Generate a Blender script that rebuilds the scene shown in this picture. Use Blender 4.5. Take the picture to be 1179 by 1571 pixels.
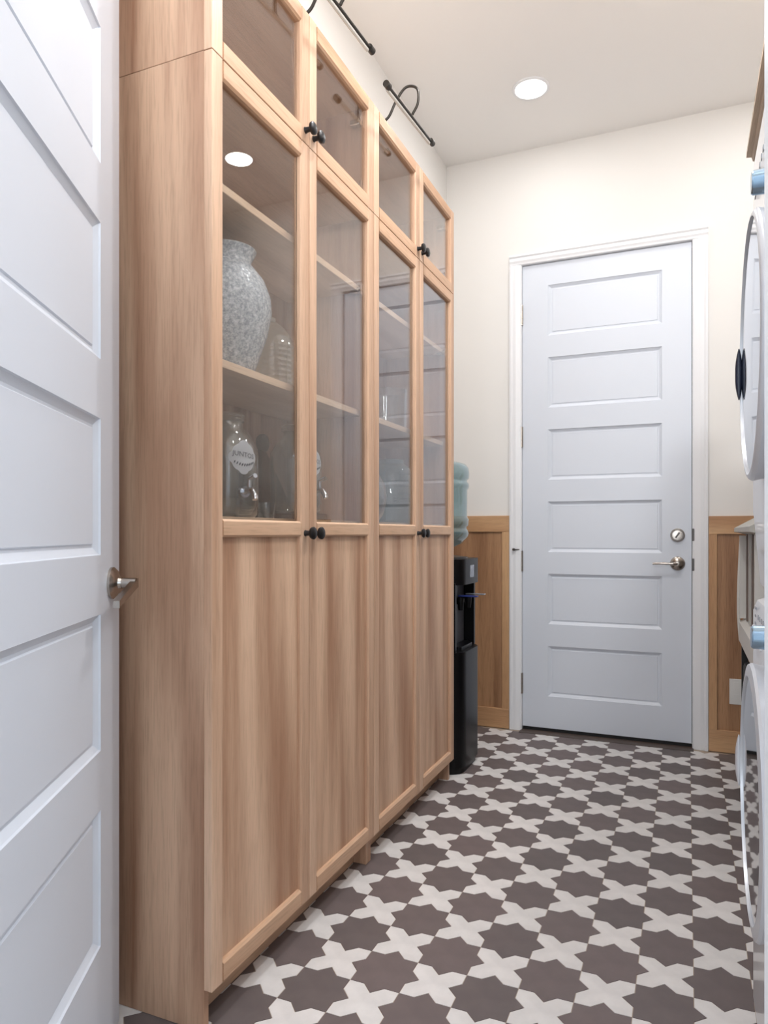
import bpy, bmesh, math, random
from mathutils import Vector, Matrix
random.seed(7)
for o in list(bpy.data.objects): bpy.data.objects.remove(o)
SC = bpy.context.scene
COL = SC.collection
PI = math.pi
R = math.radians

# ------------------------------------------------------------------ camera
H = 1.06
cam_d = bpy.data.cameras.new('camera'); cam = bpy.data.objects.new('camera', cam_d); COL.objects.link(cam)
cam.location = (0, 0, H); cam.rotation_euler = (R(90), 0, R(23.2))
cam_d.sensor_fit = 'VERTICAL'; cam_d.sensor_height = 24; cam_d.lens = 1086/1571*24
cam_d.shift_y = (818-785.5)/1571; cam_d.clip_start = 0.02
SC.camera = cam
# ------------------------------------------------------------------ world and light
w = bpy.data.worlds.new('world'); SC.world = w; w.use_nodes = True
w.node_tree.nodes['Background'].inputs[0].default_value = (0.80, 0.90, 1.0, 1)
w.node_tree.nodes['Background'].inputs[1].default_value = 1.1
SC.view_settings.view_transform = 'Standard'; SC.view_settings.look = 'None'
SC.view_settings.gamma = 1; SC.view_settings.use_curve_mapping = False
SC.view_settings.exposure = 0.30
DOWN_W = 1.0
def area(name, loc, rot, size, watts, col, shape='DISK', size_y=None):
    l = bpy.data.lights.new(name, 'AREA'); l.shape = shape; l.size = size
    if size_y: l.size_y = size_y
    l.energy = watts; l.color = col
    o = bpy.data.objects.new(name, l); COL.objects.link(o); o.location = loc; o.rotation_euler = rot
    return o
# area light added, unseen, as daylight from the room behind the camera's doorway
area('daylight_fill', (2.9, -1.5, 1.9), (R(86), 0, R(58)), 2.0, 40, (0.60, 0.79, 1.0), 'RECTANGLE', 1.8)
# unseen fill added straight behind the camera to brighten end door and floor
area('end_door_fill', (-.5, -2.2, 1.35), (R(90), 0, 0), 1.0, 17, (.93, .96, 1.0), 'RECTANGLE', 1.3)
# unseen overhead fill added behind the camera to raise the brightness
area('hall_fill', (0.2, -1.2, 3.0), (0, 0, 0), 0.9, 6, (0.92, 0.96, 1.0))

# unseen upward fill added near the camera to brighten the ceiling
area('ceiling_fill', (.12, .36, 2.1), (R(90+54), 0, R(4)), .5, 30, (.95, .975, 1.0))
# ------------------------------------------------------------------ materials
def lin(c):
    return tuple(((x/255/12.92) if x/255 <= .04045 else ((x/255+.055)/1.055)**2.4) for x in c)+(1,)
MATS = {}
def mat(name, col, rough=.5, metal=0, spec=.5, bump=0, bscale=200, var=0, vscale=4, coat=0):
    m = bpy.data.materials.new(name); m.use_nodes = True; nt = m.node_tree; b = nt.nodes['Principled BSDF']
    c = lin(col); b.inputs['Base Color'].default_value = c
    b.inputs['Roughness'].default_value = rough; b.inputs['Metallic'].default_value = metal
    b.inputs['Specular IOR Level'].default_value = spec; b.inputs['Coat Weight'].default_value = coat
    tc = nt.nodes.new('ShaderNodeTexCoord')
    if var:
        n = nt.nodes.new('ShaderNodeTexNoise'); n.inputs['Scale'].default_value = vscale; n.inputs['Detail'].default_value = 4
        nt.links.new(tc.outputs['Object'], n.inputs['Vector'])
        r = nt.nodes.new('ShaderNodeValToRGB')
        r.color_ramp.elements[0].position = .3; r.color_ramp.elements[1].position = .7
        r.color_ramp.elements[0].color = tuple(x*(1-var) for x in c[:3])+(1,); r.color_ramp.elements[1].color = tuple(min(1, x*(1+var)) for x in c[:3])+(1,)
        nt.links.new(n.outputs['Fac'], r.inputs['Fac']); nt.links.new(r.outputs['Color'], b.inputs['Base Color'])
    if bump:
        n = nt.nodes.new('ShaderNodeTexNoise'); n.inputs['Scale'].default_value = bscale; n.inputs['Detail'].default_value = 3
        nt.links.new(tc.outputs['Object'], n.inputs['Vector'])
        bp = nt.nodes.new('ShaderNodeBump'); bp.inputs['Strength'].default_value = bump; bp.inputs['Distance'].default_value = .002
        nt.links.new(n.outputs['Fac'], bp.inputs['Height']); nt.links.new(bp.outputs['Normal'], b.inputs['Normal'])
    MATS[name] = m; return m

def wood(name, dark, light, axis='Z', seed=0, rough=.45, pore=.14, band=7.0, fig=1.0):
    """laminate oak: long streaks along one axis, cathedral figure, fine pores"""
    m = bpy.data.materials.new(name); m.use_nodes = True; nt = m.node_tree; N = nt.nodes; L = nt.links
    b = N['Principled BSDF']; b.inputs['Roughness'].default_value = rough; b.inputs['Specular IOR Level'].default_value = .35
    tc = N.new('ShaderNodeTexCoord')
    def mp(sa, sc):
        q = N.new('ShaderNodeMapping'); q.inputs['Location'].default_value = (seed*3.1, seed*1.7, seed*2.3)
        q.inputs['Scale'].default_value = {'Z': (sc, sc, sa), 'Y': (sc, sa, sc), 'X': (sa, sc, sc)}[axis]
        L.new(tc.outputs['Object'], q.inputs['Vector']); return q
    def noise(q, s, d, dist=0):
        n = N.new('ShaderNodeTexNoise'); n.inputs['Scale'].default_value = s; n.inputs['Detail'].default_value = d
        n.inputs['Distortion'].default_value = dist; L.new(q.outputs[0], n.inputs['Vector']); return n
    n1 = noise(mp(.22, 2.4), band/2.2, 3, .6)       # broad boards / figure
    n2 = noise(mp(.12, 3.2), 6, 6, .5)              # streaks
    n3 = noise(mp(1.1, 30), 12, 3)                   # pores
    wv = N.new('ShaderNodeTexWave'); wv.wave_type = 'BANDS'; wv.bands_direction = 'DIAGONAL'
    q = mp(.13, 1.6); L.new(q.outputs[0], wv.inputs['Vector'])
    wv.inputs['Scale'].default_value = 2.0; wv.inputs['Distortion'].default_value = 7*fig; wv.inputs['Detail'].default_value = 3; wv.inputs['Detail Scale'].default_value = 1.2
    def mth(op, a, bb):
        k = N.new('ShaderNodeMath'); k.operation = op
        for i, v in enumerate((a, bb)):
            if isinstance(v, (int, float)): k.inputs[i].default_value = v
            else: L.new(v, k.inputs[i])
        return k.outputs[0]
    f = mth('ADD', mth('MULTIPLY', n1.outputs['Fac'], .42), mth('MULTIPLY', n2.outputs['Fac'], .42))
    f = mth('ADD', f, mth('MULTIPLY', wv.outputs['Fac'], .16))
    r = N.new('ShaderNodeValToRGB'); e = r.color_ramp.elements
    e[0].position = .35; e[0].color = lin(dark); e[1].position = .62; e[1].color = lin(light)
    L.new(f, r.inputs['Fac'])
    pr = N.new('ShaderNodeValToRGB'); pr.color_ramp.elements[0].position = .36; pr.color_ramp.elements[1].position = .5
    pr.color_ramp.elements[0].color = (1-pore, 1-pore*1.05, 1-pore*1.15, 1); pr.color_ramp.elements[1].color = (1, 1, 1, 1)
    L.new(n3.outputs['Fac'], pr.inputs['Fac'])
    mx = N.new('ShaderNodeMix'); mx.data_type = 'RGBA'; mx.blend_type = 'MULTIPLY'; mx.inputs['Factor'].default_value = 1
    L.new(r.outputs['Color'], mx.inputs['A']); L.new(pr.outputs['Color'], mx.inputs['B'])
    L.new(mx.outputs['Result'], b.inputs['Base Color'])
    bp = N.new('ShaderNodeBump'); bp.inputs['Strength'].default_value = .12; bp.inputs['Distance'].default_value = .001
    L.new(n3.outputs['Fac'], bp.inputs['Height']); L.new(bp.outputs['Normal'], b.inputs['Normal'])
    MATS[name] = m; return m

def thin_glass(name, tint=(1, 1, 1), f0=.04, rough=.0, k=.96, power=5, haze=None, hazef=0):
    m = bpy.data.materials.new(name); m.use_nodes = True; nt = m.node_tree; N = nt.nodes; L = nt.links
    N.remove(N['Principled BSDF']); out = N['Material Output']
    lw = N.new('ShaderNodeLayerWeight'); lw.inputs['Blend'].default_value = .5
    p = N.new('ShaderNodeMath'); p.operation = 'POWER'; p.inputs[1].default_value = power; L.new(lw.outputs['Facing'], p.inputs[0])
    a = N.new('ShaderNodeMath'); a.operation = 'MULTIPLY_ADD'; a.inputs[1].default_value = k; a.inputs[2].default_value = f0; L.new(p.outputs[0], a.inputs[0])
    t = N.new('ShaderNodeBsdfTransparent'); t.inputs['Color'].default_value = tuple(tint)+(1,)
    g = N.new('ShaderNodeBsdfGlossy'); g.inputs['Roughness'].default_value = rough; g.inputs['Color'].default_value = (1, 1, 1, 1)
    src = t
    if haze:
        d = N.new('ShaderNodeBsdfDiffuse'); d.inputs['Color'].default_value = lin(haze)
        mm = N.new('ShaderNodeMixShader'); mm.inputs[0].default_value = hazef; L.new(t.outputs[0], mm.inputs[1]); L.new(d.outputs[0], mm.inputs[2]); src = mm
    mx = N.new('ShaderNodeMixShader'); L.new(a.outputs[0], mx.inputs[0]); L.new(src.outputs[0], mx.inputs[1]); L.new(g.outputs[0], mx.inputs[2])
    L.new(mx.outputs[0], out.inputs['Surface']); MATS[name] = m; return m

mat('wall_paint', (231, 228, 224), .8, bump=.08, bscale=300)
mat('ceiling_paint', (241, 238, 235), .9, bump=.08, bscale=260)
mat('white_paint', (216, 221, 230), .38, bump=.02, bscale=400)
mat('trim_paint', (236, 236, 238), .35)
mat('threshold_brown', (84, 72, 66), .5, var=.15, vscale=12)
mat('grout', (176, 160, 143), .9, bump=.3, bscale=500)
mat('black_rubber', (26, 25, 26), .7)
mat('knob_black', (30, 29, 31), .38, metal=.3, bump=.15, bscale=90)
mat('bronze_black', (62, 58, 54), .4, metal=.6)
mat('nickel', (176, 168, 160), .26, metal=1)
mat('dark_nickel', (96, 92, 90), .4, metal=1)
mat('chrome', (215, 217, 222), .12, metal=1)
mat('appliance_white', (226, 228, 232), .28, coat=.4)
mat('appliance_ring', (205, 207, 212), .32, metal=.3)
mat('appliance_mirror', (176, 180, 186), .05, metal=1)
mat('appliance_navy', (28, 34, 52), .25)
mat('print_grey', (150, 153, 158), .6)
mat('blue_silver', (150, 175, 195), .2, metal=.9)
mat('cooler_black', (8, 8, 10), .3, spec=.25, bump=.03, bscale=300)
mat('cooler_grey', (70, 70, 76), .45)
mat('cooler_blue', (38, 52, 120), .35)
mat('cooler_silver', (170, 175, 185), .25, metal=.6)
mat('hood_grey', (178, 174, 166), .4, metal=.2)
mat('hood_white', (205, 202, 196), .45)
mat('hood_brown', (112, 98, 88), .5, var=.12, vscale=8)
mat('hood_dark', (22, 20, 20), .6)
mat('label_white', (250, 251, 254), .6)
mat('ink', (72, 76, 92), .7)
mat('ink_dark', (45, 52, 66), .7)
mat('diffuser', (214, 210, 202), .5)
mat('outlet_white', (222, 220, 216), .4)
mat('cork_brown', (92, 62, 44), .7, var=.2, vscale=30)
mat('backing_shade', (170, 150, 130), .7)
wood('oak_panel', (172, 129, 101), (224, 189, 160), 'Z', 1)
wood('oak_panel_b', (174, 132, 104), (222, 187, 158), 'Z', 5)
wood('oak_stile', (186, 146, 118), (220, 185, 157), 'Z', 3, band=3)
wood('oak_rail', (190, 149, 118), (219, 183, 153), 'Y', 2, band=3)
wood('oak_side', (154, 112, 87), (212, 176, 148), 'Z', 9, band=6)
wood('oak_shelf', (205, 170, 138), (226, 196, 166), 'Y', 4, band=3)
wood('pine_frame', (178, 134, 96), (206, 164, 122), 'Z', 6, pore=.15)
wood('pine_rail', (178, 134, 96), (208, 167, 126), 'X', 8, pore=.15)
wood('pine_panel', (146, 106, 76), (180, 138, 102), 'Z', 7, pore=.2)
wood('walnut_board', (78, 52, 36), (112, 80, 56), 'Z', 11)
wood('crown_wood', (158, 138, 118), (196, 176, 154), 'Y', 12)
thin_glass('pane_glass', (.93, .93, .93), .05, .0, .9, 4)
thin_glass('jar_glass', (.93, .95, .95), .07, .02, .85, 2.6, (176, 184, 182), .05)
thin_glass('ribbed_glass', (.92, .93, .90), .08, .05, .7, 2, (196, 196, 186), .2)
thin_glass('bottle_blue', (.72, .82, .84), .05, .03, .7, 2.5, (130, 165, 172), .30)

def tile_mat(name, base, var, warm):
    m = bpy.data.materials.new(name); m.use_nodes = True; nt = m.node_tree; N = nt.nodes; L = nt.links; b = N['Principled BSDF']
    b.inputs['Roughness'].default_value = .5; b.inputs['Specular IOR Level'].default_value = .35
    oi = N.new('ShaderNodeObjectInfo'); r = N.new('ShaderNodeValToRGB'); c = lin(base)
    r.color_ramp.elements[0].color = tuple(x*(1-var) for x in c[:3])+(1,)
    r.color_ramp.elements[1].color = (c[0]*(1+var)*warm, c[1]*(1+var*.6), c[2]*(1+var*.6), 1)
    L.new(oi.outputs['Random'], r.inputs['Fac'])
    tc = N.new('ShaderNodeTexCoord'); n = N.new('ShaderNodeTexNoise'); n.inputs['Scale'].default_value = 18; n.inputs['Detail'].default_value = 6
    L.new(tc.outputs['Object'], n.inputs['Vector'])
    r2 = N.new('ShaderNodeValToRGB'); r2.color_ramp.elements[0].color = (.86, .86, .86, 1); r2.color_ramp.elements[1].color = (1.0, 1.0, 1.0, 1)
    r2.color_ramp.elements[0].position = .3; r2.color_ramp.elements[1].position = .65
    L.new(n.outputs['Fac'], r2.inputs['Fac'])
    mx = N.new('ShaderNodeMix'); mx.data_type = 'RGBA'; mx.blend_type = 'MULTIPLY'; mx.inputs['Factor'].default_value = 1
    L.new(r.outputs['Color'], mx.inputs['A']); L.new(r2.outputs['Color'], mx.inputs['B']); L.new(mx.outputs['Result'], b.inputs['Base Color'])
    MATS[name] = m
tile_mat('tile_dark', (112, 103, 102), .10, 1.02)
tile_mat('tile_white', (226, 223, 221), .03, 1.0)

def crackle():
    m = bpy.data.materials.new('crackle_glass'); m.use_nodes = True; nt = m.node_tree; N = nt.nodes; L = nt.links; b = N['Principled BSDF']
    tc = N.new('ShaderNodeTexCoord')
    v = N.new('ShaderNodeTexVoronoi'); v.feature = 'DISTANCE_TO_EDGE'; v.inputs['Scale'].default_value = 75
    n = N.new('ShaderNodeTexNoise'); n.inputs['Scale'].default_value = 110; n.inputs['Detail'].default_value = 8; n.inputs['Roughness'].default_value = .8
    L.new(tc.outputs['Object'], v.inputs['Vector']); L.new(tc.outputs['Object'], n.inputs['Vector'])
    r = N.new('ShaderNodeValToRGB'); e = r.color_ramp.elements; e[0].position = .42; e[0].color = lin((150, 160, 168)); e[1].position = .64; e[1].color = lin((242, 246, 250))
    L.new(n.outputs['Fac'], r.inputs['Fac']); L.new(r.outputs['Color'], b.inputs['Base Color'])
    b.inputs['Roughness'].default_value = .22; b.inputs['Transmission Weight'].default_value = .25; b.inputs['IOR'].default_value = 1.3
    bp = N.new('ShaderNodeBump'); bp.inputs['Strength'].default_value = .6; bp.inputs['Distance'].default_value = .002
    L.new(v.outputs['Distance'], bp.inputs['Height']); L.new(bp.outputs['Normal'], b.inputs['Normal'])
    MATS['crackle_glass'] = m
crackle()
def emis(name, col, s):
    m = bpy.data.materials.new(name); m.use_nodes = True; nt = m.node_tree
    b = nt.nodes['Principled BSDF']; b.inputs['Emission Color'].default_value = col+(1,); b.inputs['Emission Strength'].default_value = s
    MATS[name] = m
emis('lamp_lens', (1.0, .96, .90), 9)

# ------------------------------------------------------------------ object helpers
WM = {}
def setp(o, label=None, cat=None, group=None, kind=None):
    if label: o['label'] = label
    if cat: o['category'] = cat
    if group: o['group'] = group
    if kind: o['kind'] = kind
    return o
def thing(name, loc, label, cat, group=None, kind=None, parent=None):
    o = bpy.data.objects.new(name, None); COL.objects.link(o); o.empty_display_size = .05
    if parent: o.parent = parent; o.location = Vector(loc)-WM[parent]; 
    else: o.location = loc
    WM[o] = Vector(loc)
    return setp(o, label, cat, group, kind)
def obj(name, bm, m, parent=None, smooth=False, label=None, cat=None, group=None, kind=None, origin=None, sharp=40):
    """bm is in world coordinates; stored relative to the parent's (or own) origin"""
    org = WM[parent] if parent is not None else Vector(origin or (0, 0, 0))
    bmesh.ops.recalc_face_normals(bm, faces=bm.faces)
    bm.transform(Matrix.Translation(-org))
    me = bpy.data.meshes.new(name); bm.to_mesh(me); bm.free()
    me.materials.append(MATS[m])
    if smooth:
        for p in me.polygons: p.use_smooth = True
        try: me.set_sharp_from_angle(angle=R(sharp))
        except Exception: pass
    o = bpy.data.objects.new(name, me); COL.objects.link(o)
    if parent is not None: o.parent = parent
    else: o.location = org
    WM[o] = org
    return setp(o, label, cat, group, kind)
def copy_tree(o, parent=None, off=None):
    c = o.copy(); COL.objects.link(c); c.parent = parent
    if parent is None: c.location = o.location+Vector(off or (0, 0, 0))
    WM[c] = WM[o]+Vector(off or (0, 0, 0))
    for ch in list(o.children): copy_tree(ch, c, off)
    return c
def B(): return bmesh.new()
def box(bm, x0, x1, y0, y1, z0, z1, bev=0, seg=1, M=None):
    r = bmesh.ops.create_cube(bm, size=1)
    vs = r['verts']
    for v in vs:
        v.co = Vector(((x0+x1)/2+v.co.x*abs(x1-x0), (y0+y1)/2+v.co.y*abs(y1-y0), (z0+z1)/2+v.co.z*abs(z1-z0)))
    if bev:
        es = list({e for v in vs for e in v.link_edges})
        rr = bmesh.ops.bevel(bm, geom=es, offset=bev, segments=seg, affect='EDGES', profile=.5)
        vs = list({v for f in rr['faces'] for v in f.verts} | {v for v in vs if v.is_valid})
    if M is not None: bmesh.ops.transform(bm, matrix=M, verts=[v for v in vs if v.is_valid])
    return bm
def bx(*a, **k): return box(B(), *a, **k)
def frame_from(d):
    d = Vector(d).normalized(); u = d.cross(Vector((0, 0, 1)))
    if u.length < 1e-4: u = Vector((1, 0, 0))
    u.normalize(); return u, d.cross(u).normalized(), d
def lathe(bm, base, axis, prof, seg=32):
    """prof: list of (radius, height along axis); radius 0 closes"""
    u, v, d = frame_from(axis); base = Vector(base); rings = []
    for r, h in prof:
        c = base+d*h
        if r <= 1e-6: rings.append([bm.verts.new(c)])
        else: rings.append([bm.verts.new(c+u*math.cos(2*PI*i/seg)*r+v*math.sin(2*PI*i/seg)*r) for i in range(seg)])
    for a, b in zip(rings, rings[1:]):
        for i in range(seg):
            j = (i+1) % seg
            if len(a) == 1 and len(b) == 1: continue
            if len(a) == 1: bm.faces.new((a[0], b[j], b[i]))
            elif len(b) == 1: bm.faces.new((a[i], a[j], b[0]))
            else: bm.faces.new((a[i], a[j], b[j], b[i]))
    return bm
def tube(bm, pts, r, seg=10, caps=True):
    pts = [Vector(p) for p in pts]; rings = []; pu = None
    for i, p in enumerate(pts):
        d = (pts[min(i+1, len(pts)-1)]-pts[max(i-1, 0)]).normalized()
        if pu is None: u, v, _ = frame_from(d)
        else: u = (pu-d*pu.dot(d)).normalized(); v = d.cross(u)
        pu = u
        rr = r[i] if isinstance(r, (list, tuple)) else r
        rings.append([bm.verts.new(p+u*math.cos(2*PI*k/seg)*rr+v*math.sin(2*PI*k/seg)*rr) for k in range(seg)])
    for a, b in zip(rings, rings[1:]):
        for k in range(seg): bm.faces.new((a[k], a[(k+1) % seg], b[(k+1) % seg], b[k]))
    if caps: bm.faces.new(rings[0][::-1]); bm.faces.new(rings[-1])
    return bm
def smooth_path(P, n=8):
    P = [Vector(p) for p in P]; out = []
    Q = [P[0]*2-P[1]]+P+[P[-1]*2-P[-2]]
    for i in range(1, len(Q)-2):
        a, b, c, d = Q[i-1:i+3]
        for k in range(n):
            t = k/n
            out.append(.5*((2*b)+(c-a)*t+(2*a-5*b+4*c-d)*t*t+(3*b-a-3*c+d)*t**3))
    out.append(P[-1]); return out
def prism(bm, pts, d):
    """polygon (3-D points) extruded by vector d"""
    d = Vector(d); a = [bm.verts.new(Vector(p)) for p in pts]; b = [bm.verts.new(Vector(p)+d) for p in pts]
    bm.faces.new(a[::-1]); bm.faces.new(b); n = len(pts)
    for i in range(n): bm.faces.new((a[i], a[(i+1) % n], b[(i+1) % n], b[i]))
    return bm
def nested(bm, O, U, V, Nn, w, h, prof, field=True):
    """nested rectangles in a plane: origin O, axes U, V, outward normal Nn; prof = [(inset, depth)]"""
    O, U, V, Nn = map(Vector, (O, U, V, Nn)); rings = []
    for ins, dp in prof:
        rings.append([bm.verts.new(O+U*x+V*y+Nn*dp) for x, y in ((ins, ins), (w-ins, ins), (w-ins, h-ins), (ins, h-ins))])
    for a, b in zip(rings, rings[1:]):
        for i in range(4): bm.faces.new((a[i], a[(i+1) % 4], b[(i+1) % 4], b[i]))
    if field: bm.faces.new(rings[-1])
    return rings
def text_bm(s, size, O, U, V, extr=.0003):
    cu = bpy.data.curves.new('t', 'FONT'); cu.body = s; cu.size = size; cu.extrude = extr; cu.align_x = 'CENTER'; cu.align_y = 'CENTER'; cu.resolution_u = 2
    o = bpy.data.objects.new('t', cu); COL.objects.link(o)
    dg = bpy.context.evaluated_depsgraph_get(); me = bpy.data.meshes.new_from_object(o.evaluated_get(dg))
    bm = bmesh.new(); bm.from_mesh(me); bpy.data.objects.remove(o); bpy.data.meshes.remove(me); bpy.data.curves.remove(cu)
    U = Vector(U).normalized(); V = Vector(V).normalized(); W = U.cross(V)
    M = Matrix(((U.x, V.x, W.x, O[0]), (U.y, V.y, W.y, O[1]), (U.z, V.z, W.z, O[2]), (0, 0, 0, 1)))
    bm.transform(M); return bm

# ------------------------------------------------------------------ dimensions
XL, XR = -1.245, 0.905          # left and right wall
YE, YB = 0.45, 3.80             # entry wall (inner face), back wall
ZC = 3.12
XF = -0.923                     # cabinet door faces
Y0, DW = 1.229, 0.42225         # first cabinet edge, door width
ZJ, ZT = 2.085, 2.437           # joint and top of the cabinets

# ------------------------------------------------------------------ setting
obj('wall_left', bx(XL-.1, XL, YE-.14, YB+.1, 0, ZC), 'wall_paint', label='cream painted wall behind the tall oak cabinets', cat='wall', kind='structure')
obj('wall_right', bx(XR, XR+.1, YE-.14, YB+.1, 0, ZC), 'wall_paint', label='cream painted wall behind the stacked laundry machines', cat='wall', kind='structure')
bm = B()
DX0, DX1, DZ = -0.826, 0.029, 2.508      # back door opening
box(bm, XL, DX0, YB, YB+.1, 0, ZC); box(bm, DX1, XR, YB, YB+.1, 0, ZC); box(bm, DX0, DX1, YB, YB+.1, DZ, ZC)
obj('wall_back', bm, 'wall_paint', label='cream painted end wall around the closed white door', cat='wall', kind='structure')
EX0, EX1 = -0.755, 0.052                 # entry opening
bm = B(); box(bm, XL, EX0, YE-.14, YE, 0, ZC); box(bm, EX1, XR, YE-.14, YE, 0, ZC); box(bm, EX0, EX1, YE-.14, YE, 2.56, ZC)
obj('wall_entry', bm, 'wall_paint', label='cream wall with the doorway the picture looks through', cat='wall', kind='structure')
obj('ceiling', bx(XL-.1, XR+.1, YE-.14, YB+.1, ZC, ZC+.1), 'ceiling_paint', label='plain off white ceiling with recessed round downlights', cat='ceiling', kind='structure')

# floor: grout bed with star and cross cement tiles
floor = obj('floor', bx(XL-.1, XR+.1, -.9, YB+.1, -.06, -.0015), 'grout', label='floor of charcoal star and off white cross cement tiles', cat='floor', kind='structure')
A = .125; RT = A/math.sqrt(2); RI = RT*math.cos(PI/4)/math.cos(PI/8)
def star_pts():
    return [(math.cos(k*PI/8)*(RT if k % 2 == 0 else RI), math.sin(k*PI/8)*(RT if k % 2 == 0 else RI)) for k in range(16)]
def cross_pts():
    sp = star_pts(); out = []
    # star on the left (centre -A,0): its boundary from direction -45 to +45
    for side in range(4):
        a = PI+side*PI/2
        for k in (2, 1, 0, -1):          # from +45 down to -45 seen from that star
            r = RT if k % 2 == 0 else RI; an = k*PI/8
            x, y = -A+math.cos(an)*r, math.sin(an)*r
            c, s = math.cos(side*PI/2), math.sin(side*PI/2)
            out.append((x*c-y*s, x*s+y*c))
    return out
def tile_mesh(name, pts, m, g=.0009, t=.006):
    n = len(pts); ar = sum(pts[i][0]*pts[(i+1) % n][1]-pts[(i+1) % n][0]*pts[i][1] for i in range(n)); sg = 1 if ar > 0 else -1
    ins = []
    for i in range(n):
        a, b, c = (Vector(pts[(i+k) % n]) for k in (-1, 0, 1))
        e1 = (b-a).normalized(); e2 = (c-b).normalized(); n1 = Vector((-e1.y, e1.x))*sg; n2 = Vector((-e2.y, e2.x))*sg
        bis = (n1+n2); bis = bis/max(.35, bis.dot(n1)) if bis.length > 1e-6 else n1
        ins.append(b+bis*g)
    bm = B(); prism(bm, [(p.x, p.y, -t) for p in ins], (0, 0, t)); bmesh.ops.recalc_face_normals(bm, faces=bm.faces)
    bmesh.ops.triangulate(bm, faces=[f for f in bm.faces if len(f.verts) > 4])
    me = bpy.data.meshes.new(name); bm.to_mesh(me); bm.free(); me.materials.append(MATS[m]); return me
MS = tile_mesh('star_tile', star_pts(), 'tile_dark'); MC = tile_mesh('cross_tile', cross_pts(), 'tile_white')
TX, TY = -.7985, 1.7015
ns = nc = 0
for i in range(-3, 14):
    for j in range(-9, 17):
        x, y = TX+i*A, TY+j*A
        if x < XL+.03 or x > XR-.0 or y < YE+.12 or y > YB-.06: continue
        st = (i+j) % 2 == 0
        if x > .32 and y > 2.0 and not st and False: continue
        o = bpy.data.objects.new('star_tile' if st else 'cross_tile', MS if st else MC); COL.objects.link(o)
        o.parent = floor; o.location = (x, y, random.uniform(-.0003, 0)); WM[o] = Vector((x, y, 0))

# ------------------------------------------------------------------ panelled white doors
PROF = [(0, 0), (.002, -.004), (.0145, -.0115), (.020, -.0115), (.0225, -.0085)]
def panel_door(root, P, d, n, width, z0, z1, tops, ph, stile, th=.035):
    """P: corner at the free/left end on the face; d: direction along the leaf; n: face normal"""
    P, d, n = Vector(P), Vector(d).normalized(), Vector(n).normalized(); Z = Vector((0, 0, 1))
    def slab(bm, a, b, za, zb):
        q = [P+d*a+Z*za, P+d*b+Z*za, P+d*b+Z*zb, P+d*a+Z*zb]; prism(bm, q, -n*th)
    bm = B(); slab(bm, 0, stile, z0, z1); slab(bm, width-stile, width, z0, z1)
    edges = [z1]+[v for t in tops for v in (t, t-ph)]+[z0]
    for k in range(0, len(edges), 2): slab(bm, stile, width-stile, edges[k+1], edges[k])
    obj('door_leaf', bm, 'white_paint', root)
    for t in tops:
        bm = B(); O = P+d*stile+Z*(t-ph)
        r1 = nested(bm, O, d, Z, n, width-2*stile, ph, PROF)
        r2 = nested(bm, O-n*th, d, Z, -n, width-2*stile, ph, PROF)
        for i in range(4): bm.faces.new((r1[0][i], r1[0][(i+1) % 4], r2[0][(i+1) % 4], r2[0][i]))
        obj('panel', bm, 'white_paint', root)
TOPS = [2.382-.3846*k for k in range(6)]
# back door
yd = 3.812
db = thing('door_1', ((DX0+DX1)/2, yd, 0), 'closed white six panel door in the end wall', 'door', kind='structure')
panel_door(db, (-.818, yd, 0), (1, 0, 0), (0, -1, 0), .838, .021, 2.50, TOPS, .268, .136)
for zc in (2.235, 1.578, .91, .252):
    bm = B(); lathe(bm, (-.823, yd-.008, zc-.055), (0, 0, 1), [(0, 0), (.0095, 0), (.0095, .11), (0, .11)], 12)
    box(bm, -.836, -.8245, yd-.004, yd-.001, zc-.052, zc+.052)
    obj('hinge', bm, 'nickel', db, True)
dl = B(); lathe(dl, (-.044, yd, 1.05), (0, -1, 0), [(0, 0), (.034, 0), (.034, .006), (.026, .014), (.024, .02), (0, .022)], 28)
dbt = obj('deadbolt', dl, 'nickel', db, True)
bm = B(); box(bm, -.004, .004, -.008, 0, -.016, .016, .002, 1, Matrix.Translation((-.044, yd-.021, 1.05)) @ Matrix.Rotation(R(35), 4, 'Y')); obj('thumb_turn', bm, 'dark_nickel', dbt)
bm = B(); lathe(bm, (-.044, yd, .909), (0, -1, 0), [(0, 0), (.035, 0), (.035, .005), (.027, .014), (.012, .018), (.011, .05), (0, .052)], 28)
lv = obj('door_handle', bm, 'nickel', db, True)
bm = B(); tube(bm, smooth_path([(-.044, yd-.045, .909), (-.075, yd-.05, .909), (-.115, yd-.05, .910), (-.158, yd-.046, .908)], 5), [.0085]*5+[.006]*11, 10); obj('lever', bm, 'nickel', lv, True)
for zz in (1.052, .905):
    obj('strike_plate', bx(.0208, .033, YB-.0115, YB-.0065, zz-.030, zz+.030, .002), 'dark_nickel', db, label='dark metal strike plate')
bm = B(); tube(bm, [(-.823, yd-.012, .972), (-.855, yd-.04, .972)], .003, 8); tube(bm, [(-.853, yd-.038, .972), (-.861, yd-.046, .972)], .007, 8)
obj('hinge_pin_stop', bm, 'dark_nickel', db)
obj('door_gap_shade', bx(-.816, .018, yd+.004, yd+.03, .0035, .021), 'black_rubber', db)  # black strip painting the shade in the gap under the door
obj('trim_5', bx(DX0, DX1, 3.745, 3.87, -.0, .003, .001), 'threshold_brown', label='dark brown threshold strip under the end door', cat='threshold', kind='structure')
obj('wall_gap_shade', bx(DX0-.05, DX1+.05, YB+.1, YB+.12, 0, 2.6), 'black_rubber', label='black sheet that paints the shade behind the end door', cat='wall', kind='structure')  # painted shade: black sheet darkening the gaps around the closed door
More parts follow.
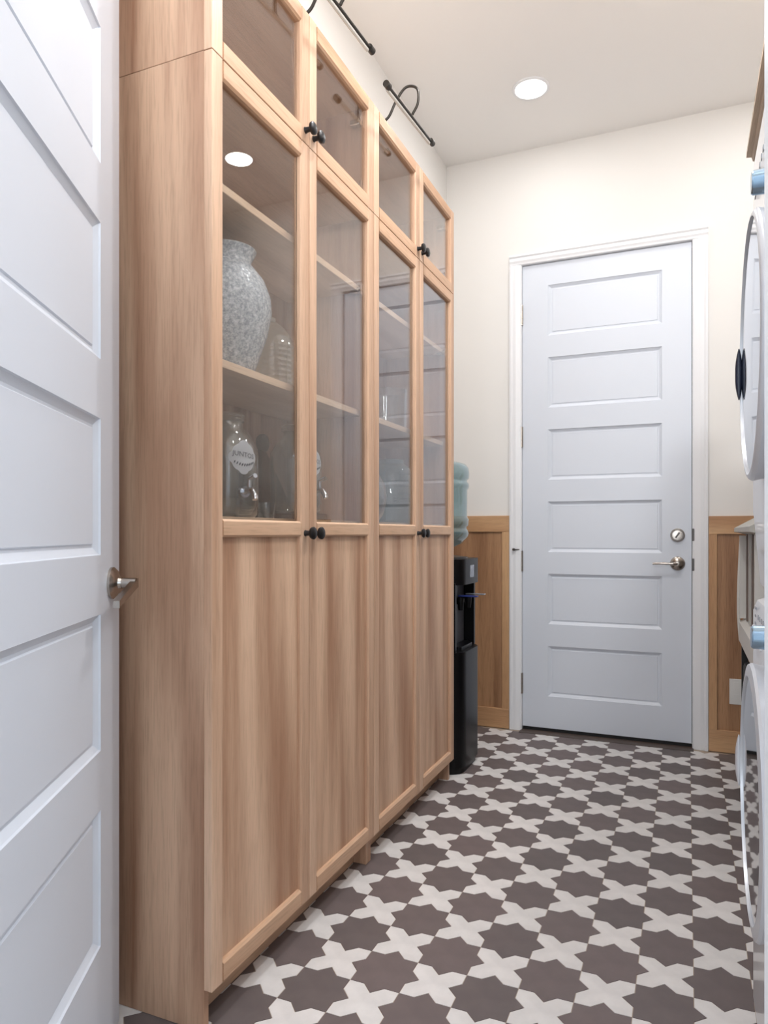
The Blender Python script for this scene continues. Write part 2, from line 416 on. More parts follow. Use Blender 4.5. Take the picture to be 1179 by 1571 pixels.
# jambs and casing
def casing_profile(bm, axis, a0, a1, w0, w1, y):
    """stepped casing between w0 (outer) and w1 (inner) along 'Z' or 'X'"""
    s = 1 if w1 > w0 else -1; W = abs(w1-w0)
    steps = [(0, .018), (.010, .020), (.018, .014), (.034, .016), (W-.012, .011), (W-.004, .009), (W, .004)]
    pts = [(w0, 0)]+[(w0+s*t, dp) for t, dp in steps]+[(w1, 0)]
    if axis == 'Z': prism(bm, [(p, y-q, a0) for p, q in pts], (0, 0, a1-a0))
    else: prism(bm, [(a0, y-q, p) for p, q in pts], (a1-a0, 0, 0))
tb = thing('trim_1', ((DX0+DX1)/2, YB, 0), 'white moulded casing around the end door', 'door casing', kind='structure')
bm = B(); casing_profile(bm, 'Z', 0, 2.502, -.884, DX0+.004, YB); obj('side_casing', bm, 'trim_paint', tb)
bm = B(); casing_profile(bm, 'Z', 0, 2.502, .094, DX1-.004, YB); obj('side_casing', bm, 'trim_paint', tb)
bm = B(); casing_profile(bm, 'X', -.884, .094, 2.558, 2.502, YB); obj('head_casing', bm, 'trim_paint', tb)
bm = B(); box(bm, DX0, DX0+.006, YB-.002, YB+.1, 0, DZ); box(bm, DX1-.006, DX1, YB-.002, YB+.1, 0, DZ); box(bm, DX0, DX1, YB-.002, YB+.1, DZ-.006, DZ); obj('jamb', bm, 'trim_paint', tb)
# wainscot beside the end door
def wains(name, xa, xb, label, stiles, zt):
    t = thing(name, ((xa+xb)/2, YB, 0), label, 'wainscot', kind='structure')
    obj('top_rail', bx(xa, xb, YB-.018, YB, zt-.088, zt, .0015), 'pine_rail', t)
    obj('bottom_rail', bx(xa, xb, YB-.018, YB, .002, .108, .0015), 'pine_rail', t)
    for a, b in stiles: obj('stile', bx(a, b, YB-.0175, YB, .108, zt-.088, .001), 'pine_frame', t)
    obj('panel', bx(xa+.004, xb-.004, YB-.006, YB-.001, .1, zt-.08), 'pine_panel', t)
wains('trim_2', XL+.002, -.886, 'tan wooden wainscot panel left of the end door', [(-.924, -.886), (XL+.002, -1.2)], 1.155)
wains('trim_3', .096, XR-.002, 'tan wooden wainscot panel right of the end door', [(.096, .133), (XR-.04, XR-.002)], 1.143)
ou = thing('wall_outlet', (.222, YB-.006, .3), 'small white outlet cover low on the right wainscot panel', 'outlet')
bm = B(); box(bm, .187, .257, YB-.0095, YB-.0062, .237, .359, .001); obj('cover_plate', bm, 'outlet_white', ou)
for q0 in (.252, .31): obj('socket_face', bx(.206, .238, YB-.011, YB-.0095, q0, q0+.034), 'outlet_white', ou)

# entry door, open to the left
d = Vector((-.477, .879, 0)).normalized(); nrm = Vector((d.y, -d.x, 0))
PE = Vector((-1.122, 1.173, 0)); LW = .80; HP = PE-d*LW
de = thing('door_2', (HP.x, HP.y, 0), 'open white panelled door at the left edge with satin lever', 'door', kind='structure')
panel_door(de, HP, d, nrm, LW, .015, 2.56, [t+.057 for t in TOPS], .268, .129)
hb = PE-d*.058
bm = B(); lathe(bm, hb+Vector((0, 0, .957)), nrm, [(0, 0), (.033, 0), (.033, .005), (.026, .012), (.014, .016), (.012, .022), (0, .022)], 32)
hd = obj('door_handle', bm, 'nickel', de, True)
ax = Vector((0, 0, .957))
bm = B(); tube(bm, [hb+ax+nrm*.018, hb+ax+nrm*.050], .0105, 16)
s0 = hb+ax+nrm*.040; dz = Vector((0, 0, -.032))
prism(bm, [s0+d*.011+Vector((0, 0, -.009)), s0-d*.13+dz+Vector((0, 0, -.007)), s0-d*.13+dz+Vector((0, 0, .007)), s0+d*.011+Vector((0, 0, .009))], nrm*.012)
obj('lever', bm, 'nickel', hd, True)
obj('latch_plate', prism(B(), [PE+Vector((0, 0, .93))-nrm*.006, PE+Vector((0, 0, .985))-nrm*.006, PE+Vector((0, 0, .985))-nrm*.029, PE+Vector((0, 0, .93))-nrm*.029], d*.001), 'nickel', de)
te = thing('trim_4', ((EX0+EX1)/2, YE, 0), 'white frame of the doorway at the right edge', 'door frame', kind='structure')
obj('jamb', bx(EX1-.012, EX1, YE-.142, YE+.002, 0, 2.57, .001), 'trim_paint', te)
obj('jamb', bx(EX0, EX0+.012, YE-.142, YE+.002, 0, 2.57, .001), 'trim_paint', te)
obj('head_jamb', bx(EX0, EX1, YE-.142, YE+.002, 2.558, 2.57), 'trim_paint', te)

# ------------------------------------------------------------------ cabinets
def cab_door(root, ya, yb, z0, z1, hinge_low, mid=None, knobs=None, seam=.0015, hz=()):
    """glazed door; part 'door' (frame) with rails, pane, panel, knob, hinges as sub-parts"""
    ya += seam; yb -= seam; z0 += seam; z1 -= seam; S = .042; x0, x1 = XF-.020, XF
    # stiles with a chamfered inner edge
    def member(bm, pa, pb, out, inn, axis):
        pass
    def stile(bm, o, i):     # o outer y, i inner y
        s = 1 if i > o else -1
        prism(bm, [(x0, o, z0), (x1-.001, o, z0), (x1, o+s*.001, z0), (x1, i-s*.005, z0), (x1-.005, i, z0), (x0, i, z0)], (0, 0, z1-z0))
    door = thing('door', (x1, ya, z0), None, None, parent=root)
    for o_, i_ in ((ya, ya+S), (yb, yb-S)):
        fr = B(); stile(fr, o_, i_); obj('stile', fr, 'oak_stile', door)
    rl = B()
    def rail(bm, o, i, both=False):
        s = 1 if i > o else -1
        f = [(x0, o), (x1-(.005 if both else .001), o), (x1, o+s*(.005 if both else .001)), (x1, i-s*.005), (x1-.005, i), (x0, i)]
        prism(bm, [(x, ya+S, z) for x, z in f], (0, yb-ya-2*S, 0))
    rail(rl, z0, z0+S); obj('bottom_rail', rl, 'oak_rail', door)
    rl = B(); rail(rl, z1, z1-S); obj('top_rail', rl, 'oak_rail', door)
    glo = z0+S
    if mid:
        rl = B(); rail(rl, mid[0], mid[1], True); obj('middle_rail', rl, 'oak_rail', door)
        obj('wood_panel', bx(x0+.002, x1-.012, ya+S, yb-S, z0+S, mid[0]), 'oak_panel' if hinge_low else 'oak_panel_b', door)
        glo = mid[1]
    obj('glass_pane', bx(x0+.004, x0+.007, ya+S-.0, yb-S+.0, glo, z1-S), 'pane_glass', door)
    for kz in (knobs or ()):
        ky = (yb-.021) if hinge_low else (ya+.021)
        kb = B(); lathe(kb, (XF, ky, kz), (1, 0, 0), [(0, 0), (.0085, 0), (.007, .004), (.0065, .016), (.015, .019), (.0165, .022), (.0165, .026), (.013, .029), (0, .030)], 24)
        obj('knob', kb, 'knob_black', door, True)
    hy = ya+.022 if hinge_low else yb-.022; sg = 1 if hinge_low else -1
    for z in hz:
        hb_ = B(); lathe(hb_, (x0-.001, ya+S+.0 if hinge_low else yb-S, z), (-1, 0, 0), [(0, 0), (.019, 0), (.019, .003), (.012, .004), (.010, .010), (0, .010)], 20)
        box(hb_, x0-.045, x0-.008, (ya+.020 if hinge_low else yb-.045), (ya+.045 if hinge_low else yb-.020), z-.009, z+.009, .003)
        obj('hinge', hb_, 'chrome', door, True)
    return door
def cabinet(name, ya, z0, z1, label, group, lower, shelves):
    T = .018; yb = ya+2*DW; xb = XL+.004; xf = XF-.0205
    root = thing(name, ((xb+xf)/2, (ya+yb)/2, z0), label, 'cabinet', group)
    base = z0+(.088 if lower else 0)
    obj('side_panel', bx(xb, xf, ya, ya+T, z0+.0005, z1-.0005, .0008), 'oak_side', root)
    obj('side_panel', bx(xb, xf, yb-T, yb, z0+.0005, z1-.0005, .0008), 'oak_side', root)
    obj('top_panel', bx(xb, xf, ya+T, yb-T, z1-T-.0005, z1-.0005), 'oak_shelf', root)
    obj('bottom_panel', bx(xb, xf, ya+T, yb-T, base, base+T), 'oak_shelf', root)
    obj('back_panel', bx(xb, xb+.006, ya+T, yb-T, base+T, z1-T-.001), 'oak_side', root)
    if lower: obj('plinth', bx(xf-.06, xf-.044, ya+T, yb-T, z0+.001, base), 'oak_rail', root)
    for s in shelves: obj('shelf', bx(xb+.008, xf-.022, ya+T+.001, yb-T-.001, s-.019, s, .001), 'oak_shelf', root)
    return root, base
for k in range(2):
    ya = Y0+2*DW*k
    where = ('nearest the open door', 'nearest the water cooler')[k]
    r1, b1 = cabinet('tall_cabinet', ya, 0, ZJ, 'tall oak cabinet with glazed doors, the one '+where, 'pair of tall oak cabinets', True, [1.098, 1.454, 1.851])
    cab_door(r1, ya, ya+DW, b1, ZJ, True, (1.051, 1.091), [1.060], hz=(.35, 1.62))
    cab_door(r1, ya+DW, ya+2*DW, b1, ZJ, False, (1.051, 1.091), [1.060], hz=(.35, 1.83))
    r2, b2 = cabinet('top_cabinet', ya, ZJ, ZT, 'low glazed oak cabinet on top of the tall one '+where, 'pair of oak top cabinets', False, [])
    cab_door(r2, ya, ya+DW, ZJ, ZT, True, None, [ZJ+.034], hz=(ZJ+.07, ZJ+.28))
    cab_door(r2, ya+DW, ya+2*DW, ZJ, ZT, False, None, [ZJ+.034], hz=(ZJ+.07, ZJ+.28))

# picture lights on the cabinet tops
def cab_light(yc, label):
    x = -.85; z = 2.448
    r = thing('cabinet_light', (-.99, yc, ZT), label, 'lamp', 'black bar lights over the cabinets')
    bm = B(); a, b = Vector((x, yc-.215, z-.008)), Vector((x, yc+.215, z+.026)); tube(bm, [a, b], .0048, 10); obj('light_bar', bm, 'bronze_black', r, True)
    dd = (b-a).normalized()
    for e, s in ((a, 1), (b, -1)):
        bm = B(); tube(bm, [e-dd*s*.002, e+dd*s*.022], .0105, 14); obj('end_cap', bm, 'bronze_black', r, True)
    bm = B(); off = Vector((-.006, 0, -.006)); tube(bm, [a+dd*.02+off, b-dd*.02+off], .0055, 8); obj('light_diffuser', bm, 'diffuser', r, True, label='pale diffuser strip under the bar')
    m = (a+b)/2
    path = smooth_path([(-1.02, yc-.02, ZT+.012), (-.96, yc-.022, ZT+.010), (-.925, yc-.02, ZT+.022), (-.90, yc-.012, ZT+.075), (-.868, yc-.004, ZT+.118), (-.830, yc+.0, ZT+.108), (-.826, yc, ZT+.06), (x+.004, yc, m.z+.004)], 6)
    bm = B(); tube(bm, path, .0045, 10); obj('arm', bm, 'bronze_black', r, True)
    obj('mounting_plate', bx(-1.06, -1.0, yc-.045, yc+.005, ZT, ZT+.014, .003), 'bronze_black', r)
    return r
cab_light(1.680, 'black arched bar light nearer the open door, above the cabinets')
cab_light(2.215, 'black arched bar light farther from the open door, above the cabinets')

# ------------------------------------------------------------------ things in the cabinets
SB, SM = 1.098, 1.454
v = thing('crackle_vase', (-1.085, 1.505, SM), 'large frosted crackle glass vase on the middle shelf', 'vase')
bm = B()
pf = [(0, 0), (.062, 0), (.068, .006), (.083, .05), (.104, .11), (.1165, .17), (.113, .21), (.098, .25), (.076, .278), (.064, .292), (.064, .302), (.075, .322), (.077, .327), (.073, .327), (.060, .303), (.060, .290), (.09, .25), (.109, .20), (.112, .17), (.098, .11), (.078, .05), (.06, .01), (0, .008)]
lathe(bm, (-1.085, 1.505, SM), (0, 0, 1), pf, 40); obj('vase_body', bm, 'crackle_glass', v, True, sharp=80)
# ribbed glass jar beside the vase
v = thing('ribbed_jar', (-1.13, 1.79, SM), 'ribbed clear glass jar right of the crackle vase', 'jar')
pf = [(0, 0), (.068, 0)]
for k in range(20): pf += [(.072+.0022*(k % 2), .006+k*.0075)]
pf += [(.07, .165), (.06, .185), (.045, .205), (.025, .222), (.014, .228), (.014, .24), (0, .244)]
bm = B(); lathe(bm, (-1.13, 1.79, SM), (0, 0, 1), pf, 30); obj('jar_body', bm, 'ribbed_glass', v, True, sharp=25)

def badge(root, c, r, zc, ang, w, h, txt, parent=None):
    """curved white scalloped sticker on a cylinder of radius r about c, facing angle ang"""
    out = []
    for t in range(48):
        a = 2*PI*t/48
        q = 1+.13*abs(math.cos(2*a))**3 - .10*math.exp(-((abs(math.cos(2*a))-.62)/.12)**2)
        out.append((math.cos(a)*w/2*q*.92, math.sin(a)*h/2*q*.92))
    bm = B()
    def P(x, y, e=0): return Vector((c[0]+(r+e)*math.cos(ang+x/r), c[1]+(r+e)*math.sin(ang+x/r), zc+y))
    cen = bm.verts.new(P(0, 0)); n = len(out)
    rings = [[bm.verts.new(P(x*k, y*k)) for x, y in out] for k in (.33, .66, 1)]
    for i in range(n):
        j = (i+1) % n; bm.faces.new((cen, rings[0][i], rings[0][j]))
        for a_, b_ in zip(rings, rings[1:]): bm.faces.new((a_[i], b_[i], b_[j], a_[j]))
    bmesh.ops.solidify(bm, geom=bm.faces[:], thickness=.0006)
    lb = obj('paper_label', bm, 'label_white', parent or root, True, label='white scalloped sticker')
    return lb, P
def dispenser(x, y, label, txt, ang, stand):
    z = SB+stand
    r = thing('drink_dispenser', (x, y, z), label, 'drink dispenser', 'glass drink dispensers')
    Rr = .078
    pf = [(0, 0), (.066, 0), (.074, .008), (Rr, .03), (Rr, .155), (.073, .180), (.056, .210), (.040, .226), (.038, .240), (.035, .240), (.037, .226), (.053, .208), (.069, .178), (.074, .155), (.074, .03), (.06, .008), (0, .006)]
    bm = B(); lathe(bm, (x, y, z), (0, 0, 1), pf, 36); body = obj('glass_jar', bm, 'jar_glass', r, True)
    bm = B(); lathe(bm, (x, y, z+.2405), (0, 0, 1), [(0, 0), (.042, 0), (.043, .003), (.0415, .006), (.043, .009), (.0415, .012), (.043, .016), (.038, .020), (.02, .022), (0, .022)], 32)
    obj('lid', bm, 'jar_glass', r, True)
    lb, P = badge(r, (x, y), Rr+.0008, z+.146, ang, .076, .080, txt, body)
    # lettering and a leaf garland
    U = Vector((-math.sin(ang), math.cos(ang), 0)); Nn = Vector((math.cos(ang), math.sin(ang), 0))
    bm = text_bm(txt, .0165, P(0, .006, .0012), U, (0, 0, 1))
    for vv in bm.verts:                         # wrap the text round the jar
        dx = (vv.co-P(0, 0)).dot(U); e = .0012; zz = vv.co.z-(z+.146); q = P(dx, zz+dx*-.12, e); vv.co = q
    obj('lettering', bm, 'ink', body)
    bm = B()
    for k in range(9):
        xx = -.026+k*.0065; yy = -.012-.010*math.cos((k-4)/4*1.3)
        a = P(xx, yy, .001); b_ = P(xx+.003, yy+.007, .0014); tube(bm, [a, (a+b_)/2, b_], [.0006, .0017, .0004], 6)
    obj('leaf_garland', bm, 'ink_dark', body)
    # spigot: threaded stem, curved spout, lever
    sz = z+.062; o = Vector((x, y, 0)); q = lambda a, b_, s=0: Vector((x, y, 0))+Nn*(Rr+a)+U*s+Vector((0, 0, sz+b_))
    bm = B(); tube(bm, [q(-.006, 0), q(.006, 0)], .014, 16); tube(bm, smooth_path([q(0, 0), q(.022, .003), (q(.036, .001)), q(.046, -.010), q(.050, -.020)], 5), [.0085]*11+[.0075]*10, 12)
    sp = obj('spigot', bm, 'chrome', r, True)
    bm = B(); tube(bm, [q(.024, 0), q(.024, .032)], [.006, .0045], 10); tube(bm, [q(.022, .03), q(.050, .037)], [.0045, .006], 10); obj('spigot_lever', bm, 'chrome', sp, True)
    return r
a1 = math.atan2(-.35, .8)
blk = lambda x, y, lab: obj('wooden_stand', bx(x-.07, x+.07, y-.07, y+.07, SB, SB+.02, .003), 'walnut_board', label=lab, cat='stand', origin=(x, y, SB))
dispenser(-1.06, 1.475, 'glass drink dispenser with white sticker behind the first pane', 'JUNTOS', a1, .0)
blk(-1.07, 1.83, 'dark wooden block under the second drink dispenser')
dispenser(-1.07, 1.83, 'glass drink dispenser behind the second pane, mostly hidden', 'JUNTOS', a1+.1, .02)
# leaning wooden board with round handle
bd = thing('serving_board', (-1.19, 1.87, SB), 'dark wooden serving board with round handle leaning behind the dispensers', 'board')
bm = B()
oy = 1.87
prism(bm, [(-1.205, oy-.16, SB+.001), (-1.205, oy+.18, SB+.001), (-1.205, oy+.165, SB+.02), (-1.205, oy+.0, SB+.20), (-1.205, oy-.02, SB+.22), (-1.205, oy-.12, SB+.2)], (.014, 0, 0)); obj('blade', bm, 'walnut_board', bd)
bm = B(); lathe(bm, (-1.206, oy-.02, SB+.238), (1, 0, 0), [(0, 0), (.026, 0), (.028, .003), (.028, .013), (.026, .016), (0, .016)], 24); obj('handle_disc', bm, 'cork_brown', bd, True)
g = thing('small_glass', (-1.045, 1.63, SB), 'small clear tumbler beside the spigot of the first dispenser', 'glass')
bm = B(); lathe(bm, (-1.045, 1.63, SB), (0, 0, 1), [(0, 0), (.022, 0), (.027, .045), (.0255, .045), (.021, .004), (0, .004)], 20); obj('tumbler', bm, 'jar_glass', g, True)
# second cabinet
g = thing('clear_vase', (-1.06, 2.50, SM), 'straight clear glass vase on the middle shelf near the far end', 'vase')
bm = B(); lathe(bm, (-1.06, 2.50, SM), (0, 0, 1), [(0, 0), (.075, 0), (.078, .006), (.080, .145), (.082, .150), (.078, .150), (.075, .012), (0, .010)], 30); obj('vase_body', bm, 'jar_glass', g, True)
g = thing('round_jug', (-1.08, 2.33, SB), 'round grey glass jug at the bottom of the far cabinet', 'jug')
bm = B(); lathe(bm, (-1.08, 2.33, SB), (0, 0, 1), [(0, 0), (.05, 0), (.074, .03), (.086, .08), (.083, .13), (.06, .175), (.035, .195), (.03, .21), (.034, .222), (.03, .222), (.027, .205), (.055, .172), (.079, .13), (.082, .08), (.07, .032), (.048, .006), (0, .005)], 32); obj('jug_body', bm, 'jar_glass', g, True)
g = thing('printed_jar', (-1.08, 2.58, SB), 'large blue tinted jar with lines of dark print in the far cabinet', 'jar')
bm = B(); lathe(bm, (-1.08, 2.58, SB), (0, 0, 1), [(0, 0), (.085, 0), (.095, .01), (.095, .19), (.08, .22), (.055, .235), (.055, .25), (0, .252)], 36); jb = obj('jar_body', bm, 'bottle_blue', g, True)
bm = B(); random.seed(3)
for row, zz in enumerate((.205, .172, .158, .128, .112, .10)):
    x = -.045+(.02 if row in (0, 3) else 0)
    while x < .045:
        wd = random.uniform(.004, .012); aa = a1-.15+x/.096; bb = a1-.15+min(x+wd, .045)/.096; rr = .0962
        p = [Vector((-1.08+rr*math.cos(t), 2.58+rr*math.sin(t), SB+zz-.015+random.uniform(-.001, .001))) for t in (aa, (aa+bb)/2, bb)]
        tube(bm, p, .0012, 5); x += wd+random.uniform(.002, .005)
obj('lettering', bm, 'ink_dark', jb)

# ------------------------------------------------------------------ water cooler
cx, cy = -1.055, 3.115
wc = thing('water_cooler', (cx, cy, 0), 'black floor standing water cooler between oak cabinet and end wall', 'water cooler')
def rbox(bm, x0, x1, y0, y1, z0, z1, r, seg=5, top=None):
    pts = []
    for (px, py, a0) in ((x1-r, y1-r, 0), (x0+r*.3, y1-r*.3, 90), (x0+r*.3, y0+r*.3, 180), (x1-r, y0+r, 270)):
        rr = r if px > (x0+x1)/2 else r*.3
        for k in range(seg+1): a = R(a0+90*k/seg); pts.append((px+rr*math.cos(a), py+rr*math.sin(a), z0))
    prism(bm, pts, (0, 0, z1-z0)); return bm
x0, x1, y0, y1 = -1.205, -.900, 2.955, 3.275
obj('lower_body', rbox(B(), x0, x1, y0, y1, .03, .535, .075, 8), 'cooler_black', wc, True)
obj('base_foot', rbox(B(), x0+.01, x1-.01, y0+.008, y1-.008, 0, .032, .07, 8), 'cooler_black', wc, True)
obj('back_column', rbox(B(), x0, x1-.085, y0, y1, .535, .84, .01, 3), 'cooler_black', wc)
for q0 in (y0+.002, y1-.022): obj('side_wing', bx(x1-.086, x1-.03, q0, q0+.02, .535, .84), 'cooler_black', wc)
obj('recess_liner', bx(x1-.084, x1-.078, y0+.03, y1-.03, .54, .835), 'cooler_grey', wc)
bm = rbox(B(), x0, x1, y0, y1, .832, .945, .07, 8)
obj('head', bm, 'cooler_black', wc, True)
bm = B(); lathe(bm, (cx, cy, .9455), (0, 0, 1), [(0, 0), (.135, 0), (.13, .006), (.075, .012), (.06, .012), (0, .012)], 36); obj('bottle_collar', bm, 'cooler_black', wc, True)
bm = B(); rbox(bm, x1-.077, x1+.012, y0+.03, y1-.03, .536, .553, .05, 6); obj('drip_tray', bm, 'cooler_black', wc, True)
obj('door_line', rbox(B(), x1-.03, x1+.001, y0+.04, y1-.04, .448, .453, .02, 4), 'cooler_grey', wc)
for k, (yy, m_, lab) in enumerate(((y0+.10, 'cooler_blue', 'blue tap'), (y1-.10, 'cooler_silver', 'silver tap'))):
    bm = B(); tube(bm, [(x1-.08, yy, .755), (x1-.035, yy, .755)], .016, 14); tube(bm, [(x1-.035, yy, .768), (x1-.035, yy, .715)], [.017, .011], 14)
    tp = obj('tap', bm, 'cooler_black', wc, True)
    bm = B(); box(bm, x1-.045, x1+.045, yy-.014, yy+.014, .776, .782, .002); obj('tap_lever', bm, m_, tp, label=lab)
obj('badge_strip', bx(x1-.002, x1+.0015, cy-.03, cy+.03, .86, .915, .001), 'cooler_silver', wc, label='silver badge on the head')
wb = thing('water_bottle', (cx, cy, .9585), 'blue translucent water bottle upside down on the black cooler', 'water bottle')
zb = .9585
pf = [(0, 0), (.028, 0), (.030, .02), (.06, .035), (.105, .055), (.131, .085), (.135, .10), (.131, .115), (.126, .120), (.126, .13), (.134, .138), (.135, .165), (.129, .173), (.127, .18), (.128, .30), (.134, .308), (.136, .318), (.134, .33), (.127, .337), (.127, .345), (.135, .353), (.137, .375), (.134, .40), (.12, .418), (.09, .428), (0, .432)]
bm = B(); lathe(bm, (cx, cy, zb), (0, 0, 1), pf, 44); obj('bottle_body', bm, 'bottle_blue', wb, True, sharp=80)
for k in range(1):
    bm = B(); a = -1.15+k*.05; tube(bm, [(cx+.129*math.cos(a), cy+.129*math.sin(a), zb+.225+k*.012), (cx+.129*math.cos(a+.05), cy+.129*math.sin(a+.05), zb+.252+k*.012)], .004, 6)
obj('printed_mark', bm, 'ink_dark', wb)

# ------------------------------------------------------------------ laundry machines
WX, WY0, WY1 = .135, 1.085, 1.775; WC = (WY0+WY1)/2
def machine(name, z0, z1, zc, rad, label, panel_z, knob_z, taper, washer):
    r = thing(name, (WX+.36, WC, z0), label, 'washing machine' if washer else 'dryer')
    bm = B()
    if washer:
        prism(bm, [(WX+.008, WY0, z0+.012), (WX, WY0, z0+.03), (WX, WY0, z1-.03), (WX+.008, WY0, z1-.008), (WX+.028, WY0, z1), (XR-.02, WY0, z1), (XR-.02, WY0, z0+.012)], (0, WY1-WY0, 0))
    else:
        prism(bm, [(WX+.02, WY0, z0), (WX+.014, WY0, z0+.012), (WX, WY0, z0+.17), (WX, WY0, z1-.03), (WX+.01, WY0, z1-.006), (WX+.025, WY0, z1), (XR-.02, WY0, z1), (XR-.02, WY0, z0)], (0, WY1-WY0, 0))
    bmesh.ops.bevel(bm, geom=[e for e in bm.edges if abs(e.verts[0].co.y-e.verts[1].co.y) < 1e-5 and e.verts[0].co.x < WX+.03 and e.verts[1].co.x < WX+.03], offset=.006, segments=2, affect='EDGES')
    obj('body', bm, 'appliance_white', r, True, sharp=30)
    if washer:
        for yy in (WY0+.07, WY1-.07):
            for xx in (WX+.07, XR-.09):
                bm = B(); lathe(bm, (xx, yy, z0), (0, 0, 1), [(0, 0), (.022, 0), (.022, .006), (.010, .008), (.010, .013), (0, .013)], 16); obj('foot', bm, 'black_rubber', r, True)
    # round door: ring and reflective centre
    C = (WX, WC, zc); bw = .024 if washer else .012
    bm = B(); lathe(bm, C, (-1, 0, 0), [(rad+.006, 0.0), (rad+.006, .004), (rad-.004, .007), (rad-.002, .018), (rad, .026), (rad-.003, .031), (rad-bw+.004, .034), (rad-bw, .034), (rad-bw-.001, .029), (rad-bw-.001, 0)], 72)
    dr = obj('door_ring', bm, 'appliance_ring' , r, True, label='silver door ring')
    bm = B(); prof = [(rad-bw-.002, .020), (rad-bw-.003, .0305)]
    for k in range(1, 9): t = k/8; prof.append(((rad-bw-.004)*(1-t), .0308+.0025*(1-(1-t)**2)))
    lathe(bm, C, (-1, 0, 0), prof, 72); obj('door_glass', bm, 'appliance_mirror', dr, True, label='mirror like grey door centre')
    # handle on the far side
    bm = B()
    pts = []
    for k in range(9):
        a = R(-14+28*k/8); pts.append(Vector((WX-.036, WC+math.cos(a)*(rad-.016), zc+math.sin(a)*(rad-.016))))
    tube(bm, pts, [.001, .004, .006, .007, .007, .007, .006, .004, .001], 10); obj('door_grip', bm, 'appliance_navy' if not washer else 'appliance_ring', dr, True)
    # control dial
    bm = B(); lathe(bm, (WX, WC-.02, knob_z), (-1, 0, 0), [(0, 0), (.026, 0), (.024, .003), (.0215, .006), (.0205, .028), (.018, .031), (0, .031)], 32); obj('control_dial', bm, 'blue_silver', r, True, label='blue silver control dial')
    for k in range(5): obj('panel_mark', bx(WX-.0012, WX+.001, WC+.07+k*.035, WC+.082+k*.035, panel_z-.004, panel_z+.006), 'print_grey', r)
    for k in range(3): obj('panel_mark', bx(WX-.0012, WX+.001, WC+.262, WC+.29, panel_z-.02+k*.016, panel_z-.015+k*.016), 'print_grey', r)
    return r
wm = machine('washing_machine', 0, .92, .588, .236, 'white front loading washer under the dryer with mirror round door', .885, .876, 0, True)
bm = B(); box(bm, WX-.004, WX+.002, WY1-.20, WY1-.02, .825, .86, .003); dw = obj('detergent_drawer', bm, 'appliance_white', wm)
obj('drawer_pull', bx(WX-.006, WX+.001, WY1-.17, WY1-.06, .828, .838, .002), 'print_grey', dw)
dm = machine('dryer', .938, 1.90, 1.39, .236, 'white dryer stacked on the washer with mirror round door', 1.80, 1.68, 1, False)
for yy in (WY0+.08, WY1-.08): obj('stacking_rail', bx(WX+.06, XR-.08, yy-.02, yy+.02, .921, .9375), 'hood_white', dm)
# wall cabinet with crown above the machines
uc = thing('wall_cabinet', (.6, 1.9, 1.93), 'grey brown crown moulded wall cabinet above the dryer', 'cabinet')
obj('cabinet_box', bx(.285, XR-.002, .95, 2.8, 1.93, 2.33), 'crown_wood', uc)
bm = B(); cp = [(.285, 2.298), (.272, 2.298), (.272, 2.318), (.258, 2.318), (.258, 2.332), (.246, 2.338), (.240, 2.352), (.240, 2.360), (.226, 2.362), (.212, 2.368), (.208, 2.382), (.192, 2.384), (.192, 2.402), (.285, 2.402)]
prism(bm, [(x, .95, z) for x, z in cp], (0, 1.85, 0)); obj('crown_moulding', bm, 'crown_wood', uc)
for k in range(4): obj('door', bx(.268, .2845, .955+k*.461, .955+k*.461+.455, 1.935, 2.296, .002), 'crown_wood', uc)

# ------------------------------------------------------------------ hooded utility cabinet
uh = thing('utility_cabinet', (.45, 3.1, 0), 'grey hooded cabinet on dark legs between washer and right wainscot', 'utility cabinet')
HX, HY0, HY1 = .205, 2.62, 3.40
bm = B(); prism(bm, [(HX+.0, HY0, .60), (HX, HY0, .68), (HX+.03, HY0, .70), (.8, HY0, .70), (.8, HY0, .60)], (0, HY1-HY0, 0)); obj('apron', bm, 'hood_white', uh)
bm = B(); tube(bm, smooth_path([(HX+.008, HY1, 1.05), (HX+.004, HY1, .95), (HX-.001, HY1, .82), (HX-.001, HY1, .70), (HX+.006, HY1, .60)], 5), .007, 10); obj('bowed_edge', bm, 'hood_white', uh, True)
obj('side_post', bx(HX, HX+.03, HY1-.05, HY1-.012, .70, 1.05), 'hood_white', uh)
obj('side_post', bx(HX, HX+.03, HY0, HY0+.035, .70, 1.05), 'hood_white', uh)
obj('inner_panel', bx(HX+.04, HX+.05, HY0+.035, HY1-.05, .70, 1.07), 'hood_brown', uh)
for k in range(5): obj('slat', bx(HX+.018, HX+.04, HY0+.10+k*.13, HY0+.135+k*.13, .70, 1.06), 'hood_grey' if k % 2 else 'hood_brown', uh)
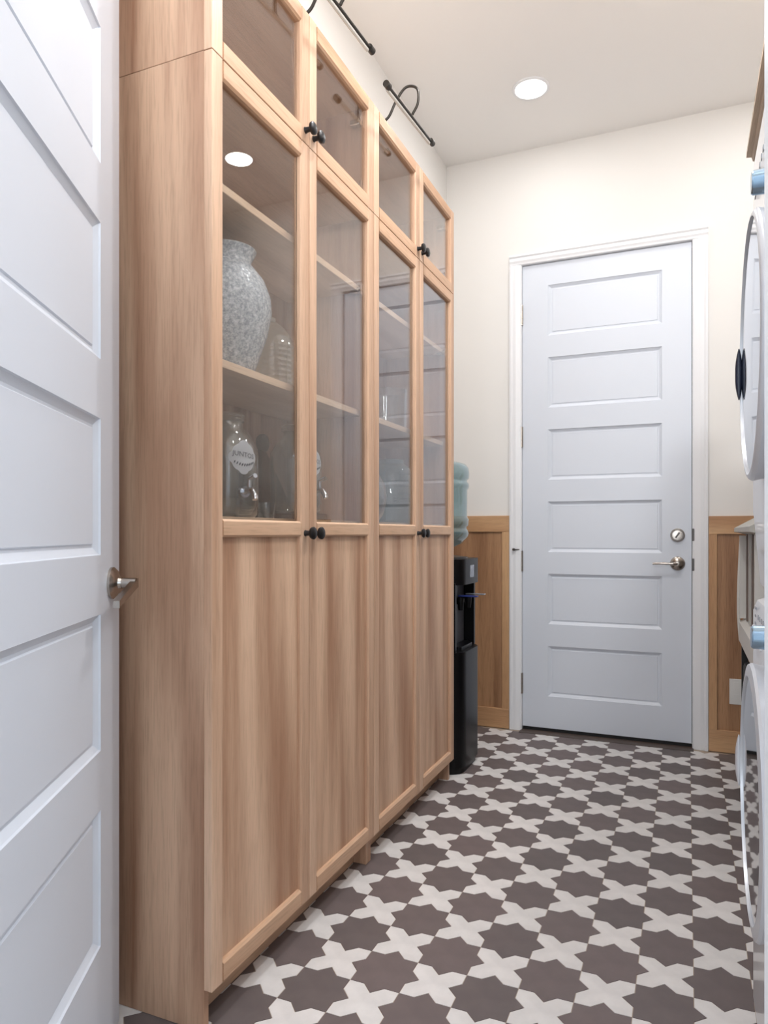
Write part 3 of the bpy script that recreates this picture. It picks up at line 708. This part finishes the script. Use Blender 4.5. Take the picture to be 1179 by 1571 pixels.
for zz in (.84, .98):
    bm = B(); lathe(bm, (HX+.04, HY0+.07, zz), (-1, 0, 0), [(0, 0), (.012, 0), (.010, .004), (0, .005)], 12); obj('screw_cap', bm, 'hood_dark', uh, True)
bm = B(); prism(bm, [(HX-.018, HY0-.03, 1.065), (HX-.018, HY0-.03, 1.082), (.5, HY0-.03, 1.26), (.82, HY0-.03, 1.26), (.82, HY0-.03, 1.05), (HX+.05, HY0-.03, 1.05)], (0, HY1-HY0+.05, 0)); obj('sloping_hood', bm, 'hood_grey', uh)
obj('back_body', bx(HX+.052, .82, HY0, HY1, .70, 1.05), 'hood_white', uh)
obj('under_board', bx(HX+.01, .8, HY0+.01, HY1-.01, .575, .60), 'hood_brown', uh)
for xx in (HX+.02, .75):
    for yy in (HY0+.03, HY1-.03): obj('leg', bx(xx-.012, xx+.012, yy-.012, yy+.012, 0, .577), 'hood_dark', uh)
obj('under_shade', bx(HX+.012, .78, HY0+.04, HY1-.04, .04, .52, .02, 2), 'hood_dark', uh)  # added dark block, stands in for the shade beneath the cabinet

# ------------------------------------------------------------------ ceiling downlights
def downlight(x, y, label, watts):
    r = thing('ceiling_light', (x, y, ZC), label, 'ceiling light', 'round recessed ceiling lights')
    bm = B(); lathe(bm, (x, y, ZC), (0, 0, -1), [(.072, .0), (.085, .0), (.085, .004), (.078, .007), (.072, .006), (.072, 0)], 40); obj('trim_ring', bm, 'trim_paint', r, True)
    bm = B(); lathe(bm, (x, y, ZC), (0, 0, -1), [(0, .0005), (.072, .0005), (.072, .004), (0, .005)], 40); obj('light_lens', bm, 'lamp_lens', r, True)
    area('downlight_lamp', (x, y, ZC-.008), (0, 0, 0), .14, DOWN_W*watts, (.97, .975, .985)).parent = None
downlight(-.666, 3.28, 'round recessed ceiling light, lit, over the end door', 2.2)
downlight(.39, 3.26, 'round recessed ceiling light beyond the right edge, over the washer side', 2.2)
downlight(-.40, 2.0, 'round recessed ceiling light halfway along the cabinets', 12)
downlight(.39, 2.0, 'round recessed ceiling light halfway along the right wall', 15)
downlight(-.40, .85, 'round recessed ceiling light just inside the doorway, beside the open door', 2.5)
downlight(.39, .85, 'round recessed ceiling light just inside the doorway, on the right', 3)
